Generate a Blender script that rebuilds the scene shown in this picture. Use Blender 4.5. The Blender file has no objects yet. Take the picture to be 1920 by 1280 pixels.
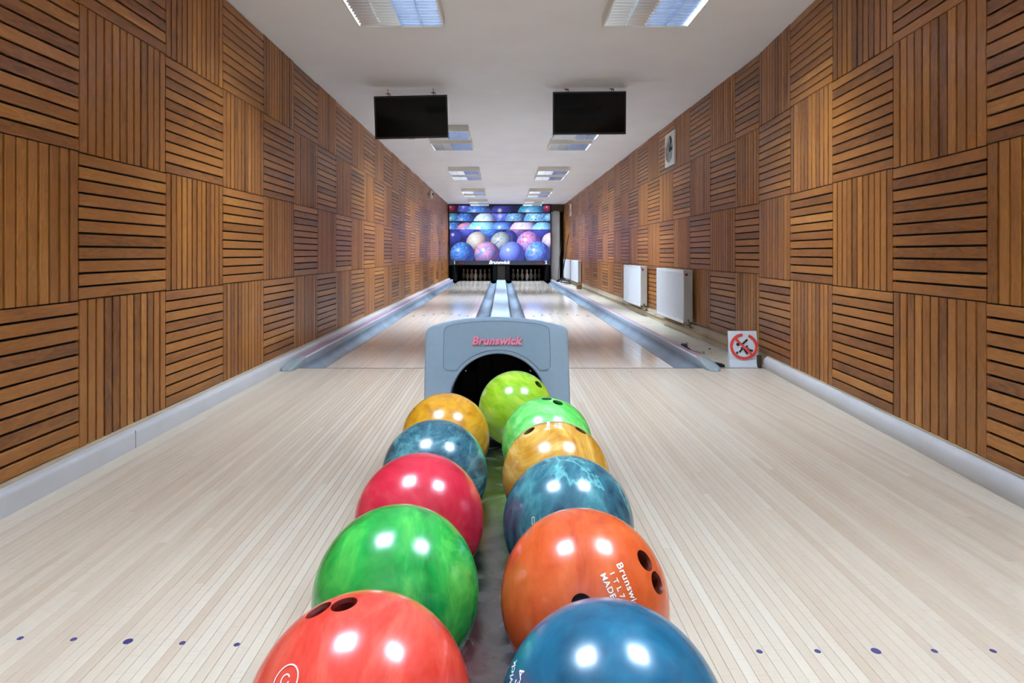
import bpy, bmesh, math, random
from mathutils import Vector, Matrix
random.seed(7)
PI = math.pi
C = bpy.context.scene.collection
sc = bpy.context.scene
# ---------------------------------------------------------------- camera, light, exposure
F, CX, CY, H = 1130.0, 941.0, 475.0, 0.92
cam = bpy.data.objects.new('camera', bpy.data.cameras.new('camera'))
C.objects.link(cam); sc.camera = cam
cam.location = (0, 0, H); cam.rotation_euler = (PI/2, 0, 0)
cam.data.sensor_width = 36; cam.data.lens = F/1920*36
cam.data.shift_x = (960-CX)/1920; cam.data.shift_y = -(640-CY)/1920
cam.data.clip_start = .02; cam.data.clip_end = 100
w = bpy.data.worlds.new('world'); sc.world = w; w.use_nodes = True
w.node_tree.nodes['Background'].inputs[0].default_value = (.9, .95, 1, 1)
w.node_tree.nodes['Background'].inputs[1].default_value = .3
sc.view_settings.view_transform = 'Standard'; sc.view_settings.look = 'None'
sc.view_settings.gamma = 1; sc.view_settings.use_curve_mapping = False
sc.view_settings.exposure = 0.0
TUBE = 40.0          # emission of the fluorescent tubes
LAMP = 110.0          # watts of the light of each fitting
CEIL = H+1.662
FOUL = 4.835

def s2l(c):
    return tuple(((v/255)/12.92 if v/255 <= .04045 else ((v/255+.055)/1.055)**2.4) for v in c)+(1,)

# ---------------------------------------------------------------- material helpers
def base(name, col, rough=.5, metal=0, spec=.5, coat=0, emit=None, es=0):
    m = bpy.data.materials.new(name); m.use_nodes = True
    p = m.node_tree.nodes['Principled BSDF']
    p.inputs['Base Color'].default_value = s2l(col)
    p.inputs['Roughness'].default_value = rough; p.inputs['Metallic'].default_value = metal
    p.inputs['Specular IOR Level'].default_value = spec
    p.inputs['Coat Weight'].default_value = coat; p.inputs['Coat Roughness'].default_value = .06
    if emit: p.inputs['Emission Color'].default_value = s2l(emit); p.inputs['Emission Strength'].default_value = es
    return m
class NT:
    def __init__(s, m): s.t = m.node_tree; s.n = s.t.nodes; s.l = s.t.links; s.p = s.n['Principled BSDF']
    def new(s, ty, **kw):
        n = s.n.new(ty)
        for k, v in kw.items():
            if k.startswith('i_'): n.inputs[int(k[2:])].default_value = v
            else: setattr(n, k, v)
        return n
    def link(s, a, b): s.l.new(a, b)
    def math(s, op, a, b=None):
        n = s.new('ShaderNodeMath', operation=op)
        for i, v in enumerate((a, b)):
            if v is None: continue
            if isinstance(v, (int, float)): n.inputs[i].default_value = v
            else: s.link(v, n.inputs[i])
        return n.outputs[0]
    def ramp(s, fac, stops, interp='LINEAR'):
        r = s.new('ShaderNodeValToRGB'); r.color_ramp.interpolation = interp
        e = r.color_ramp.elements
        while len(e) < len(stops): e.new(.5)
        for el, (pos, c) in zip(e, stops): el.position = pos; el.color = s2l(c)
        s.link(fac, r.inputs[0]); return r.outputs[0]
    def coords(s, out='Object', scale=(1, 1, 1), off=None):
        tc = s.new('ShaderNodeTexCoord'); o = tc.outputs[out]
        if off is not None:
            a = s.new('ShaderNodeVectorMath', operation='ADD'); s.link(o, a.inputs[0]); s.link(off, a.inputs[1]); o = a.outputs[0]
        mp = s.new('ShaderNodeMapping'); mp.inputs['Scale'].default_value = scale; s.link(o, mp.inputs[0])
        return mp.outputs[0]
    def noise(s, vec, scale, detail=4, dist=0, rough=.5):
        n = s.new('ShaderNodeTexNoise'); n.inputs['Scale'].default_value = scale; n.inputs['Detail'].default_value = detail
        n.inputs['Distortion'].default_value = dist; n.inputs['Roughness'].default_value = rough
        s.link(vec, n.inputs['Vector']); return n.outputs[0]
    def mix(s, fac, a, b, mode='MIX'):
        n = s.new('ShaderNodeMix', data_type='RGBA', blend_type=mode)
        for sock, v in ((n.inputs[0], fac), (n.inputs[6], a), (n.inputs[7], b)):
            if isinstance(v, (int, float)): sock.default_value = v
            elif isinstance(v, tuple): sock.default_value = s2l(v)
            else: s.link(v, sock)
        return n.outputs[2]
    def bump(s, h, strength=.2, dist=.002):
        b = s.new('ShaderNodeBump'); b.inputs['Strength'].default_value = strength; b.inputs['Distance'].default_value = dist
        s.link(h, b.inputs['Height']); s.link(b.outputs[0], s.p.inputs['Normal'])
def speckled(name, a, b, scale=8, rough=.6, metal=0, spec=.5, bump=.1, coat=0):
    m = base(name, a, rough, metal, spec, coat); t = NT(m)
    v = t.coords()
    n = t.noise(v, scale, 6)
    t.link(t.ramp(n, [(.3, a), (.7, b)]), t.p.inputs['Base Color'])
    t.bump(t.noise(v, scale*14, 3), bump, .001)
    return m
def wood_slat(name, stops, gs=(1.6, 9, 9)):
    m = base(name, stops[0][1], .36, 0, .45); t = NT(m)
    oi = t.new('ShaderNodeObjectInfo'); ge = t.new('ShaderNodeNewGeometry')
    r = t.math('FRACT', t.math('ADD', t.math('MULTIPLY', oi.outputs['Random'], 7.31), ge.outputs['Random Per Island']))
    off = t.new('ShaderNodeCombineXYZ'); k = t.math('MULTIPLY', r, 37.)
    for i in range(3): t.link(k, off.inputs[i])
    v = t.coords('Object', gs, off.outputs[0])
    g = t.noise(v, 4.0, 6, 2.6, .62)
    blot = t.noise(t.coords('Object', (1, 2, 2), off.outputs[0]), 3.2, 2)
    fac = t.math('ADD', t.math('ADD', t.math('MULTIPLY', r, .36), t.math('MULTIPLY', t.math('SUBTRACT', g, .16), .62)), t.math('MULTIPLY', blot, .32))
    col = t.ramp(fac, stops)
    t.link(col, t.p.inputs['Base Color'])
    t.bump(g, .15, .002)
    return m
M = {}
M['slat'] = wood_slat('stained_wood', [(.10, (48, 25, 9)), (.34, (108, 62, 22)), (.52, (142, 86, 31)), (.68, (156, 98, 38)), (.88, (184, 124, 54))])
M['backing'] = base('black_backing', (14, 9, 6), .8)
M['plaster'] = speckled('beige_plaster', (196, 180, 152), (176, 158, 128), 3)
M['ceiling'] = speckled('white_paint', (242, 240, 239), (237, 234, 232), 2, .75, bump=.03)
M['plinth'] = speckled('grey_plinth', (206, 204, 203), (192, 189, 187), 3, .4)
M['concrete'] = speckled('dusty_concrete', (202, 193, 172), (182, 170, 146), 2.2, .7)
M['column'] = speckled('grey_concrete', (186, 190, 190), (158, 152, 138), 1.5, .7)
M['dark'] = base('black_paint', (12, 12, 13), .6)
M['deepdark'] = base('black_rubber', (6, 6, 7), .9, 0, .2)
M['brown'] = base('brown_beam', (70, 52, 34), .6)
M['jointbed'] = base('dark_joint', (96, 88, 92), .9)

def board_mat(name, rough):
    m = base(name, (215, 196, 178), rough, 0, .5, .25); t = NT(m)
    oi = t.new('ShaderNodeObjectInfo'); r = oi.outputs['Random']
    off = t.new('ShaderNodeCombineXYZ'); k = t.math('MULTIPLY', r, 53.)
    for i in range(3): t.link(k, off.inputs[i])
    v = t.coords('Object', (40, 1.6, 1), off.outputs[0])
    g = t.noise(v, 3.0, 5, 1.2)
    g2 = t.noise(t.coords('Object', (6, 90, 1), off.outputs[0]), 2.5, 3, .5)
    seg = t.noise(t.coords('Object', (1, 1.1, 1), off.outputs[0]), 1.6, 1)
    fac = t.math('ADD', t.math('ADD', t.math('ADD', t.math('MULTIPLY', r, .40), .07), t.math('MULTIPLY', g, .27)), t.math('MULTIPLY', seg, .3))
    col = t.ramp(fac, [(.15, (190, 165, 139)), (.45, (206, 187, 163)), (.75, (215, 200, 178)), (1, (222, 211, 194))])
    col = t.mix(t.math('MULTIPLY', t.math('GREATER_THAN', g2, .62), .22), col, (186, 160, 135))
    t.link(col, t.p.inputs['Base Color'])
    return m
M['board'] = board_mat('pale_maple', .34)

def lane_mat():
    m = base('lane_maple', (214, 190, 168), .085, 0, .36, .0); t = NT(m)
    v = t.coords('Object', (1, 1, 1))
    mp = t.new('ShaderNodeMapping'); mp.inputs['Rotation'].default_value = (0, 0, PI/2); t.link(v, mp.inputs[0])
    b = t.new('ShaderNodeTexBrick'); t.link(mp.outputs[0], b.inputs['Vector'])
    for k, val in (('Scale', 1.), ('Mortar Size', .0006), ('Brick Width', 1.1), ('Row Height', .027), ('Bias', 0.)): b.inputs[k].default_value = val
    b.inputs['Color1'].default_value = s2l((226, 208, 188)); b.inputs['Color2'].default_value = s2l((238, 226, 212)); b.inputs['Mortar'].default_value = s2l((186, 170, 156))
    b.offset_frequency = 3; b.offset = .37
    g = t.noise(t.coords('Object', (40, 1.5, 1)), 3, 4)
    t.link(t.mix(.35, b.outputs[0], t.ramp(g, [(.3, (212, 190, 164)), (.7, (234, 220, 200))])), t.p.inputs['Base Color'])
    return m
M['lane'] = lane_mat()
M['gutter'] = speckled('gutter_plastic', (112, 126, 136), (150, 164, 172), 2.5, .35, bump=.02)
M['cap'] = base('silver_cap', (206, 210, 216), .35, .1)
M['pink'] = base('pink_stripe', (190, 146, 160), .4)
M['capgrey'] = base('grey_cap', (150, 160, 160), .35)
M['track'] = speckled('pale_track', (176, 190, 198), (190, 202, 208), 1.2, .3, bump=.02)
M['navy'] = base('navy_ink', (62, 56, 104), .4)
M['hood'] = speckled('hood_grey', (146, 166, 182), (151, 171, 187), 60, .42, bump=.15)
M['hoodplate'] = speckled('hood_plate', (138, 160, 176), (142, 164, 180), 60, .45, bump=.15)
M['line'] = base('dark_line', (58, 70, 82), .6)
M['pinkletter'] = base('pink_letter', (244, 140, 164), .4)
M['letterside'] = base('dark_pink', (130, 40, 74), .5)
M['white'] = base('white_print', (236, 236, 230), .5)
M['radiator'] = base('radiator_white', (228, 231, 232), .35)
M['radside'] = base('radiator_side', (206, 204, 198), .4)
M['chrome'] = base('chrome', (190, 188, 184), .2, 1)
M['redcap'] = base('red_cap', (160, 40, 40), .5)
M['paper'] = base('paper', (226, 232, 238), .7)
M['signred'] = base('sign_red', (222, 64, 48), .6)
M['signblack'] = base('sign_black', (28, 32, 44), .6)
M['bezel'] = base('tv_bezel', (26, 24, 24), .3)
M['screen'] = base('tv_screen', (3, 3, 4), .1, 0, .22)
M['fixture'] = base('fixture_white', (226, 222, 212), .45)
M['louvre'] = base('louvre_aluminium', (205, 212, 224), .14, 1)
M['tube'] = base('tube_glow', (255, 255, 255), .5, emit=(238, 244, 255), es=TUBE)
M['pin'] = base('pin_white', (206, 196, 176), .35)
M['cardboard'] = base('cardboard', (150, 112, 78), .8)
M['fan'] = base('fan_grey', (96, 98, 92), .5)

def metal_mat():
    m = base('scratched_steel', (150, 152, 156), .28, 1); t = NT(m)
    v = t.coords('Object', (1, 1, 1))
    n = t.noise(v, 9, 6, 1.5); n2 = t.noise(v, 140, 2)
    t.link(t.ramp(n, [(.3, (112, 112, 116)), (.7, (176, 178, 186))]), t.p.inputs['Base Color'])
    t.link(t.math('ADD', t.math('MULTIPLY', n, .3), .1), t.p.inputs['Roughness'])
    t.bump(n2, .12, .0006)
    return m
M['steel'] = metal_mat()

HOLE_SHADE = {}
def ball_mat(name, stops, scale=6, dist=3, stretch=(1, 1, 1), rough=.24, vein=None, seed=0, speck=0):
    stops = [(p_, tuple(v*.94 for v in c_)) for p_, c_ in stops]
    m = base(name, stops[0][1], rough, 0, .5, .3); t = NT(m)
    HOLE_SHADE[name] = base(name+'_hole_shade', tuple(v*.55 for v in stops[0][1]), .4)  # finger hole walls: shade painted in as a darker ball colour
    t.p.inputs['Coat Roughness'].default_value = .13
    off = t.new('ShaderNodeCombineXYZ', i_0=seed*3.1, i_1=seed*1.7, i_2=seed*.9)
    v = t.coords('Object', stretch, off.outputs[0])
    n = t.noise(v, scale, 7, dist, .6)
    col = t.ramp(n, stops)
    if vein:
        n2 = t.noise(v, scale*.55, 5, dist*1.4)
        band = t.math('SUBTRACT', 1., t.math('MULTIPLY', t.math('ABSOLUTE', t.math('SUBTRACT', n2, .56)), 26.))
        band = t.math('MAXIMUM', band, 0.)
        col = t.mix(t.math('MULTIPLY', band, .55), col, vein)
    if speck:
        n3 = t.noise(t.coords('Object', (1, 1, 1), off.outputs[0]), 90, 3)
        col = t.mix(t.math('MULTIPLY', t.math('GREATER_THAN', n3, .64), speck), col, (20, 40, 40))
    n4 = t.noise(v, 28, 4, 1)
    col = t.mix(.18, col, t.ramp(n4, [(.35, stops[0][1]), (.65, stops[-1][1])]))
    t.link(col, t.p.inputs['Base Color'])
    t.link(t.math('ADD', t.math('MULTIPLY', n4, .1), rough-.05), t.p.inputs['Roughness'])
    return m

# ---------------------------------------------------------------- mesh helpers
def me(name, verts, faces, smooth=False, mats=(), fm=None):
    m = bpy.data.meshes.new(name); m.from_pydata([tuple(v) for v in verts], [], faces); m.update()
    for x in mats: m.materials.append(x)
    if fm:
        for p, i in zip(m.polygons, fm): p.material_index = i
    if smooth: m.polygons.foreach_set('use_smooth', [True]*len(m.polygons))
    return m
class MB:
    def __init__(s): s.v = []; s.f = []; s.fm = []
    def add(s, vs, fs, mi=0):
        o = len(s.v); s.v += [tuple(v) for v in vs]; s.f += [tuple(i+o for i in f) for f in fs]; s.fm += [mi]*len(fs)
    def box(s, x0, x1, y0, y1, z0, z1, mi=0):
        s.add([(x, y, z) for x in (x0, x1) for y in (y0, y1) for z in (z0, z1)],
              [(0, 1, 3, 2), (4, 6, 7, 5), (0, 4, 5, 1), (2, 3, 7, 6), (0, 2, 6, 4), (1, 5, 7, 3)], mi)
    def cbox(s, x0, x1, y0, y1, z0, z1, c=.004, mi=0):
        # box with all edges chamfered
        cx, cy, cz = (x0+x1)/2, (y0+y1)/2, (z0+z1)/2
        hx, hy, hz = (x1-x0)/2, (y1-y0)/2, (z1-z0)/2
        c = min(c, hx*.9, hy*.9, hz*.9)
        V = []; idx = {}
        for sx in (-1, 1):
            for sy in (-1, 1):
                for sz in (-1, 1):
                    for k in range(3):
                        p = [sx*hx, sy*hy, sz*hz]
                        for j in range(3):
                            if j != k: p[j] -= (sx, sy, sz)[j]*c
                        idx[(sx, sy, sz, k)] = len(V); V.append((p[0]+cx, p[1]+cy, p[2]+cz))
        Fs = []
        for k in range(3):
            a, b = [j for j in range(3) if j != k]
            for sg in (-1, 1):
                q = []
                for sa, sb in ((-1, -1), (1, -1), (1, 1), (-1, 1)):
                    t = [0, 0, 0]; t[k] = sg; t[a] = sa; t[b] = sb; q.append(idx[(*t, k)])
                Fs.append(tuple(q))
        for k in range(3):              # edges parallel to axis k
            a, b = [j for j in range(3) if j != k]
            for sa in (-1, 1):
                for sb in (-1, 1):
                    def I(sk, kk):
                        t = [0, 0, 0]; t[k] = sk; t[a] = sa; t[b] = sb; return idx[(*t, kk)]
                    Fs.append((I(-1, a), I(1, a), I(1, b), I(-1, b)))
        for sx in (-1, 1):
            for sy in (-1, 1):
                for sz in (-1, 1): Fs.append(tuple(idx[(sx, sy, sz, k)] for k in range(3)))
        s.add(V, Fs, mi)
    def prism(s, prof, a, b, axis='y', mi=0, caps=True):
        # prof: list of 2D points in the other two axes
        n = len(prof)
        def P(p, t): return {'y': (p[0], t, p[1]), 'x': (t, p[0], p[1]), 'z': (p[0], p[1], t)}[axis]
        V = [P(p, a) for p in prof]+[P(p, b) for p in prof]
        Fs = [(i, (i+1) % n, n+(i+1) % n, n+i) for i in range(n)]
        if caps: Fs += [tuple(range(n))[::-1], tuple(range(n, 2*n))]
        s.add(V, Fs, mi)
    def ribbon(s, prof, a, b, axis='y', mi=0):
        n = len(prof)
        def P(p, t): return {'y': (p[0], t, p[1]), 'x': (t, p[0], p[1]), 'z': (p[0], p[1], t)}[axis]
        s.add([P(p, a) for p in prof]+[P(p, b) for p in prof], [(i, i+1, n+i+1, n+i) for i in range(n-1)], mi)
    def tube(s, pts, r, n=8, mi=0, caps=True):
        pts = [Vector(p) for p in pts]; rings = []
        for i, p in enumerate(pts):
            d = (pts[min(i+1, len(pts)-1)]-pts[max(i-1, 0)]).normalized()
            u = d.cross(Vector((0, 0, 1)) if abs(d.z) < .9 else Vector((1, 0, 0))).normalized(); v = d.cross(u)
            rr = r[i] if isinstance(r, (list, tuple)) else r
            rings.append([p+(u*math.cos(2*PI*k/n)+v*math.sin(2*PI*k/n))*rr for k in range(n)])
        V = [q for R in rings for q in R]
        Fs = [(i*n+k, i*n+(k+1) % n, (i+1)*n+(k+1) % n, (i+1)*n+k) for i in range(len(pts)-1) for k in range(n)]
        if caps: Fs += [tuple(range(n))[::-1], tuple((len(pts)-1)*n+k for k in range(n))]
        s.add(V, Fs, mi)
    def lathe(s, prof, c=(0, 0, 0), n=16, mi=0):
        V = [(c[0]+r*math.cos(2*PI*k/n), c[1]+r*math.sin(2*PI*k/n), c[2]+z) for r, z in prof for k in range(n)]
        s.add(V, [(i*n+k, i*n+(k+1) % n, (i+1)*n+(k+1) % n, (i+1)*n+k) for i in range(len(prof)-1) for k in range(n)], mi)
    def mesh(s, name, mats, smooth=False, fix=True):
        m = me(name, s.v, s.f, smooth, mats, s.fm)
        if fix:
            bm = bmesh.new(); bm.from_mesh(m); bmesh.ops.recalc_face_normals(bm, faces=bm.faces); bm.to_mesh(m); bm.free()
        return m
def ob(name, mesh, parent=None, loc=(0, 0, 0), rot=(0, 0, 0), label=None, cat=None, group=None, kind=None):
    o = bpy.data.objects.new(name, mesh); C.objects.link(o)
    o.location = loc; o.rotation_euler = rot
    if parent: o.parent = parent
    if label: o['label'] = label
    if cat: o['category'] = cat
    if group: o['group'] = group
    if kind: o['kind'] = kind
    return o
def thing(name, label, cat, loc=(0, 0, 0), rot=(0, 0, 0), group=None):
    return ob(name, None, None, loc, rot, label, cat, group)
def smooth_angle(m, deg=35):
    m.polygons.foreach_set('use_smooth', [True]*len(m.polygons))
    try: m.set_sharp_from_angle(angle=math.radians(deg))
    except Exception: pass
    return m
def at(px, py, Y): return Vector(((px-CX)*Y/F, Y, H-(py-CY)*Y/F))
def ground(px, py): return at(px, py, H*F/(py-CY))
def text_mesh(body, size, shear=0, offset=0, extrude=0, align='LEFT', space=1, res=4):
    c = bpy.data.curves.new('t', 'FONT'); c.body = body; c.size = size; c.shear = shear; c.offset = offset
    c.extrude = extrude; c.align_x = align; c.space_character = space; c.resolution_u = res
    o = bpy.data.objects.new('t', c); C.objects.link(o)
    bpy.context.view_layer.update()
    m = bpy.data.meshes.new_from_object(o.evaluated_get(bpy.context.evaluated_depsgraph_get()))
    bpy.data.objects.remove(o); m.name = 'lettering'; return m

# ================================================================ room shell
YB, YE = -3.2, 20.9
ZL = [H-.832, H-.201, H+.434, H+1.066, CEIL]
XL = -1.805
# ---- floor: slab under everything, then boards
mb = MB()
mb.box(-1.95, 2.4, YB, FOUL-.011, -.05, -.010)                   # bed under the approach boards
fl = ob('floor', mb.mesh('floor', [M['jointbed']]), kind='structure')
def WX(Y):                                                        # right wall face
    if Y < 1.6: return 1.856
    if Y < 5.02: return 1.856+(Y-1.6)*(2.142-1.856)/3.42
    return 2.142-.0018*(Y-5.02)
PW = .0266
nstrip = int((2.16+1.733)/PW)+1
def board_mesh(L, cache={}):
    L = round(L, 3)
    if L not in cache:
        mb = MB(); hw = PW/2-.00038
        mb.prism([(-hw, -.010), (hw, -.010), (hw, -.0007), (hw-.0007, 0), (-hw+.0007, 0), (-hw, -.0007)], 0, L-.0006)
        cache[L] = mb.mesh('board', [M['board']])
    return cache[L]
for i in range(nstrip):
    x = -1.733+PW*(i+.5)
    y0 = YB
    if x > 1.84: y0 = max(1.6, 1.6+(x-1.856)/.0836)
    y0 = round(y0, 2)
    if y0 > 4.6: continue
    j = round(random.uniform(max(1.5, y0+.2), 4.4), 2) if y0 < 4 else None
    for a, b in ([(y0, j), (j, 4.825)] if j else [(y0, 4.825)]):
        ob('board', board_mesh(b-a), fl, (x, a, 0))
mb = MB(); mb.prism([(-1.78, -.05), (2.16, -.05), (2.16, -.0005), (-1.78, -.0005)], 4.8255, 4.8465)
ob('foul_line', mb.mesh('foul_line', [M['line']]), fl)
for px_, py_, r in ((38, 1196, .0072), (138, 1198, .0072), (240, 1202, .0108), (342, 1205, .0072), (444, 1208, .0072),
                    (1424, 1221, .0072), (1533, 1220.5, .0072), (1642.5, 1220, .0108), (1752, 1220, .0072), (1862, 1220, .0072)):
    g = ground(px_, py_); mb = MB()
    mb.lathe([(0.0001, .0005), (r*.93, .0005), (r, .0001), (r, -.002)], (0, 0, 0), 20)
    ob('approach_dot', mb.mesh('approach_dot', [M['navy']]), fl, (g.x, g.y, 0))
for x in [(-1.2+.135*2*k) for k in range(4)]+[.2+.27*k for k in range(1, 5)]:
    mb = MB(); mb.lathe([(0.0001, .0004), (.006, .0004), (.0065, -.001)], (0, 0, 0), 10)
    ob('approach_dot', mb.mesh('approach_dot', [M['line']]), fl, (x, 4.70, 0))
# ---- ceiling
mb = MB(); mb.box(-1.95, 2.3, YB, 22.7, CEIL, CEIL+.12)
ob('ceiling', mb.mesh('ceiling', [M['ceiling']]), kind='structure')
# ---- walls
mb = MB(); mb.box(-2.0, XL-.026, YB, 22.7, -.3, CEIL)
wl = ob('wall_left', mb.mesh('wall_left', [M['plaster']]), kind='structure')
mb = MB()
ys = [YB, 1.6, 5.02, 22.7]
V = []
for y in ys: V += [(WX(y)+.026, y, -.3), (WX(y)+.026, y, CEIL), (2.45, y, CEIL), (2.45, y, -.3)]
Fs = [(4*i+k, 4*i+(k+1) % 4, 4*i+4+(k+1) % 4, 4*i+4+k) for i in range(3) for k in range(4)]+[(0, 1, 2, 3), (12, 13, 14, 15)]
mb.add(V, Fs); wr = ob('wall_right', mb.mesh('wall_right', [M['plaster']]), kind='structure')
mb = MB(); mb.box(-2.0, 2.45, YB-.15, YB, -.3, CEIL)
ob('wall_back', mb.mesh('wall_back', [M['ceiling']]), kind='structure')
mb = MB(); mb.box(-2.0, 2.45, 22.7, 22.85, -.3, CEIL)
ob('wall_far', mb.mesh('wall_far', [M['dark']]), kind='structure')
# ---- wall panels: each panel a part, slats of the near ones sub-parts
NS = 11
def slat_prof(hw): return [(-hw, -.018), (hw, -.018), (hw, -.0018), (hw-.0018, 0), (-hw+.0018, 0), (-hw, -.0018)]
def slat_mesh(L, pitch, cache={}):
    k = (round(L, 3), round(pitch, 4))
    if k not in cache:
        mb = MB(); hw = pitch/2-.0050
        n = 6; pr = slat_prof(hw)
        V = [(-L/2, y, z) for z, y in pr]+[(L/2, y, z) for z, y in pr]
        mb.add(V, [(i, (i+1) % n, n+(i+1) % n, n+i) for i in range(n)]+[tuple(range(n))[::-1], tuple(range(n, 2*n))])
        cache[k] = mb.mesh('slat', [M['slat']])
    return cache[k]
def slats_mesh(L, pitch, nrm, cache={}):
    k = (round(L, 3), round(pitch, 4), nrm)
    if k not in cache:
        mb = MB(); hw = pitch/2-.0050; n = 6; pr = slat_prof(hw)
        for s in range(nrm):
            zc = (s-(nrm-1)/2)*pitch
            V = [(-L/2, y, z+zc) for z, y in pr]+[(L/2, y, z+zc) for z, y in pr]
            mb.add(V, [(i, (i+1) % n, n+(i+1) % n, n+i) for i in range(n)]+[tuple(range(n))[::-1], tuple(range(n, 2*n))])
        cache[k] = mb.mesh('slats', [M['slat']])
    return cache[k]
def back_mesh(Wd, Ht, cache={}):
    k = (round(Wd, 3), round(Ht, 3))
    if k not in cache:
        mb = MB(); mb.cbox(-Wd/2+.001, Wd/2-.001, -.025, -.0175, -Ht/2+.001, Ht/2-.001, .001)
        cache[k] = mb.mesh('wood_panel', [M['backing']])
    return cache[k]
def panel(wall, p, yaw, Wd, Ht, vertical, near):
    if vertical: o = ob('wood_panel', back_mesh(Ht, Wd), wall, p, (0, PI/2, yaw)); L, A = Ht, Wd
    else: o = ob('wood_panel', back_mesh(Wd, Ht), wall, p, (0, 0, yaw)); L, A = Wd, Ht
    if vertical:
        o.rotation_euler = (Matrix.Rotation(yaw, 3, 'Z') @ Matrix.Rotation(PI/2, 3, 'Y')).to_euler()
    L -= .002; ns = max(7, round(A/.0575)); pitch = A/ns
    if near:
        for s in range(ns):
            q = ob('slat', slat_mesh(L, pitch), o, (0, random.uniform(-.0015, .001), (s-(ns-1)/2)*pitch))
    else:
        q = ob('slats', slats_mesh(L, pitch, ns), o, kind='stuff')
for k in range(-4, 28):
    ya = 2.572+.665*k
    wd = min(.665, YE-ya)
    if wd < .2: continue
    for r in range(4):
        z0, z1 = ZL[r], ZL[r+1]
        panel(wl, (XL, ya+wd/2, (z0+z1)/2), -PI/2, wd, z1-z0, (k+r) % 2 == 0, -1 <= k <= 5)
cols = [2.39+.657*k for k in range(5)]+[5.53+.657*k for k in range(24)]
kk = list(range(29))
pre = [2.39-.657*k for k in range(4, 0, -1)]
cols = pre+cols; kk = list(range(-4, 0))+kk
ZN = [H-.82, H-.195, H+.43, H+1.055, CEIL]; ZF = [H-.77, H-.173, H+.42, H+1.045, CEIL]
for i, (ya, k) in enumerate(zip(cols, kk)):
    if ya < YB or i+1 >= len(cols) and False: continue
    yb = cols[i+1] if i+1 < len(cols) else ya+.657
    yb = min(yb, YE)
    if yb-ya < .2: continue
    xa, xb = WX(ya), WX(yb)
    L = math.hypot(xb-xa, yb-ya); yaw = math.atan2(yb-ya, xb-xa)
    Z = ZN if k < 4 else ZF
    for r in range(4):
        panel(wr, ((xa+xb)/2, (ya+yb)/2, (Z[r]+Z[r+1])/2), yaw, L, Z[r+1]-Z[r], (k+r) % 2 == 0, -1 <= k <= 5)
# ---- plinths
mb = MB()
mb.ribbon([(-1.84, .0885), (-1.80, .088), (-1.748, .086), (-1.738, .080), (-1.733, .068), (-1.733, -.01)], YB, 20.3)
o = ob('baseboard_left', smooth_angle(mb.mesh('baseboard_left', [M['plinth']], fix=False), 50), kind='structure')
mb = MB(); mb.box(-1.84, -1.775, YB, 20.3, .080, .0895)
ob('plinth_ledge', mb.mesh('plinth_ledge', [M['plaster']]), o)
mb = MB(); mb.box(-1.7336, -1.7325, 2.85, 2.853, .0, .083)
ob('crack', mb.mesh('crack', [M['line']]), o)
mb = MB()
prof = [(.05, .10), (.0, .098), (-.012, .094), (-.026, .083), (-.034, .066), (-.036, .045), (-.033, .022), (-.024, .004), (-.022, -.01)]
ysr = [YB, 1.6, FOUL-.02]
V = [(WX(y)+dx, y, z) for y in ysr for dx, z in prof]; n = len(prof)
mb.add(V, [(j*n+i, j*n+i+1, (j+1)*n+i+1, (j+1)*n+i) for j in range(2) for i in range(n-1)])
mb.add([V[2*n+i] for i in range(n)]+[(WX(FOUL)+.05, FOUL-.02, -.01)], [tuple(range(n+1))])
o = ob('baseboard_right', smooth_angle(mb.mesh('baseboard_right', [M['plinth']], fix=False), 50), kind='structure')
mb = MB()
V = []
for y in ysr: V += [(WX(y)-.006, y, .0985), (WX(y)+.02, y, .0985), (WX(y)+.02, y, .104), (WX(y)-.006, y, .104)]
mb.add(V, [(4*j+i, 4*j+(i+1) % 4, 4*j+4+(i+1) % 4, 4*j+4+i) for j in range(2) for i in range(4)]+[(0, 1, 2, 3), (8, 9, 10, 11)])
ob('plinth_ledge', mb.mesh('plinth_ledge', [M['plaster']]), o)
mb = MB()   # timber stub at the end of the right plinth
mb.cbox(2.06, 2.09, 4.845, 4.875, 0.003, .10, .003); 
ob('timber_stub', mb.mesh('timber_stub', [M['brown']]), None, label='short brown timber end where the right plinth stops behind the paper sign', cat='timber')
# ---- concrete ledge on the right of the lanes and base
mb = MB(); mb.box(1.705, 2.2, FOUL+.0125, 22.7, -.3, .0)
ob('floor_ledge', mb.mesh('floor_ledge', [M['concrete']]), kind='structure')
mb = MB(); mb.box(-1.9, 2.2, YB, 22.7, -.34, -.29)
ob('floor_slab', mb.mesh('floor_slab', [M['dark']]), kind='structure')
# small plaster kerb along the foot of the right wall
mb = MB()
mb.prism([(2.17, .003), (2.115, .003), (2.122, .05), (2.13, .128), (2.17, .13)], 5.02, 20.85)
ob('baseboard_far_right', mb.mesh('baseboard_far_right', [M['plaster']]), kind='structure')

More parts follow.
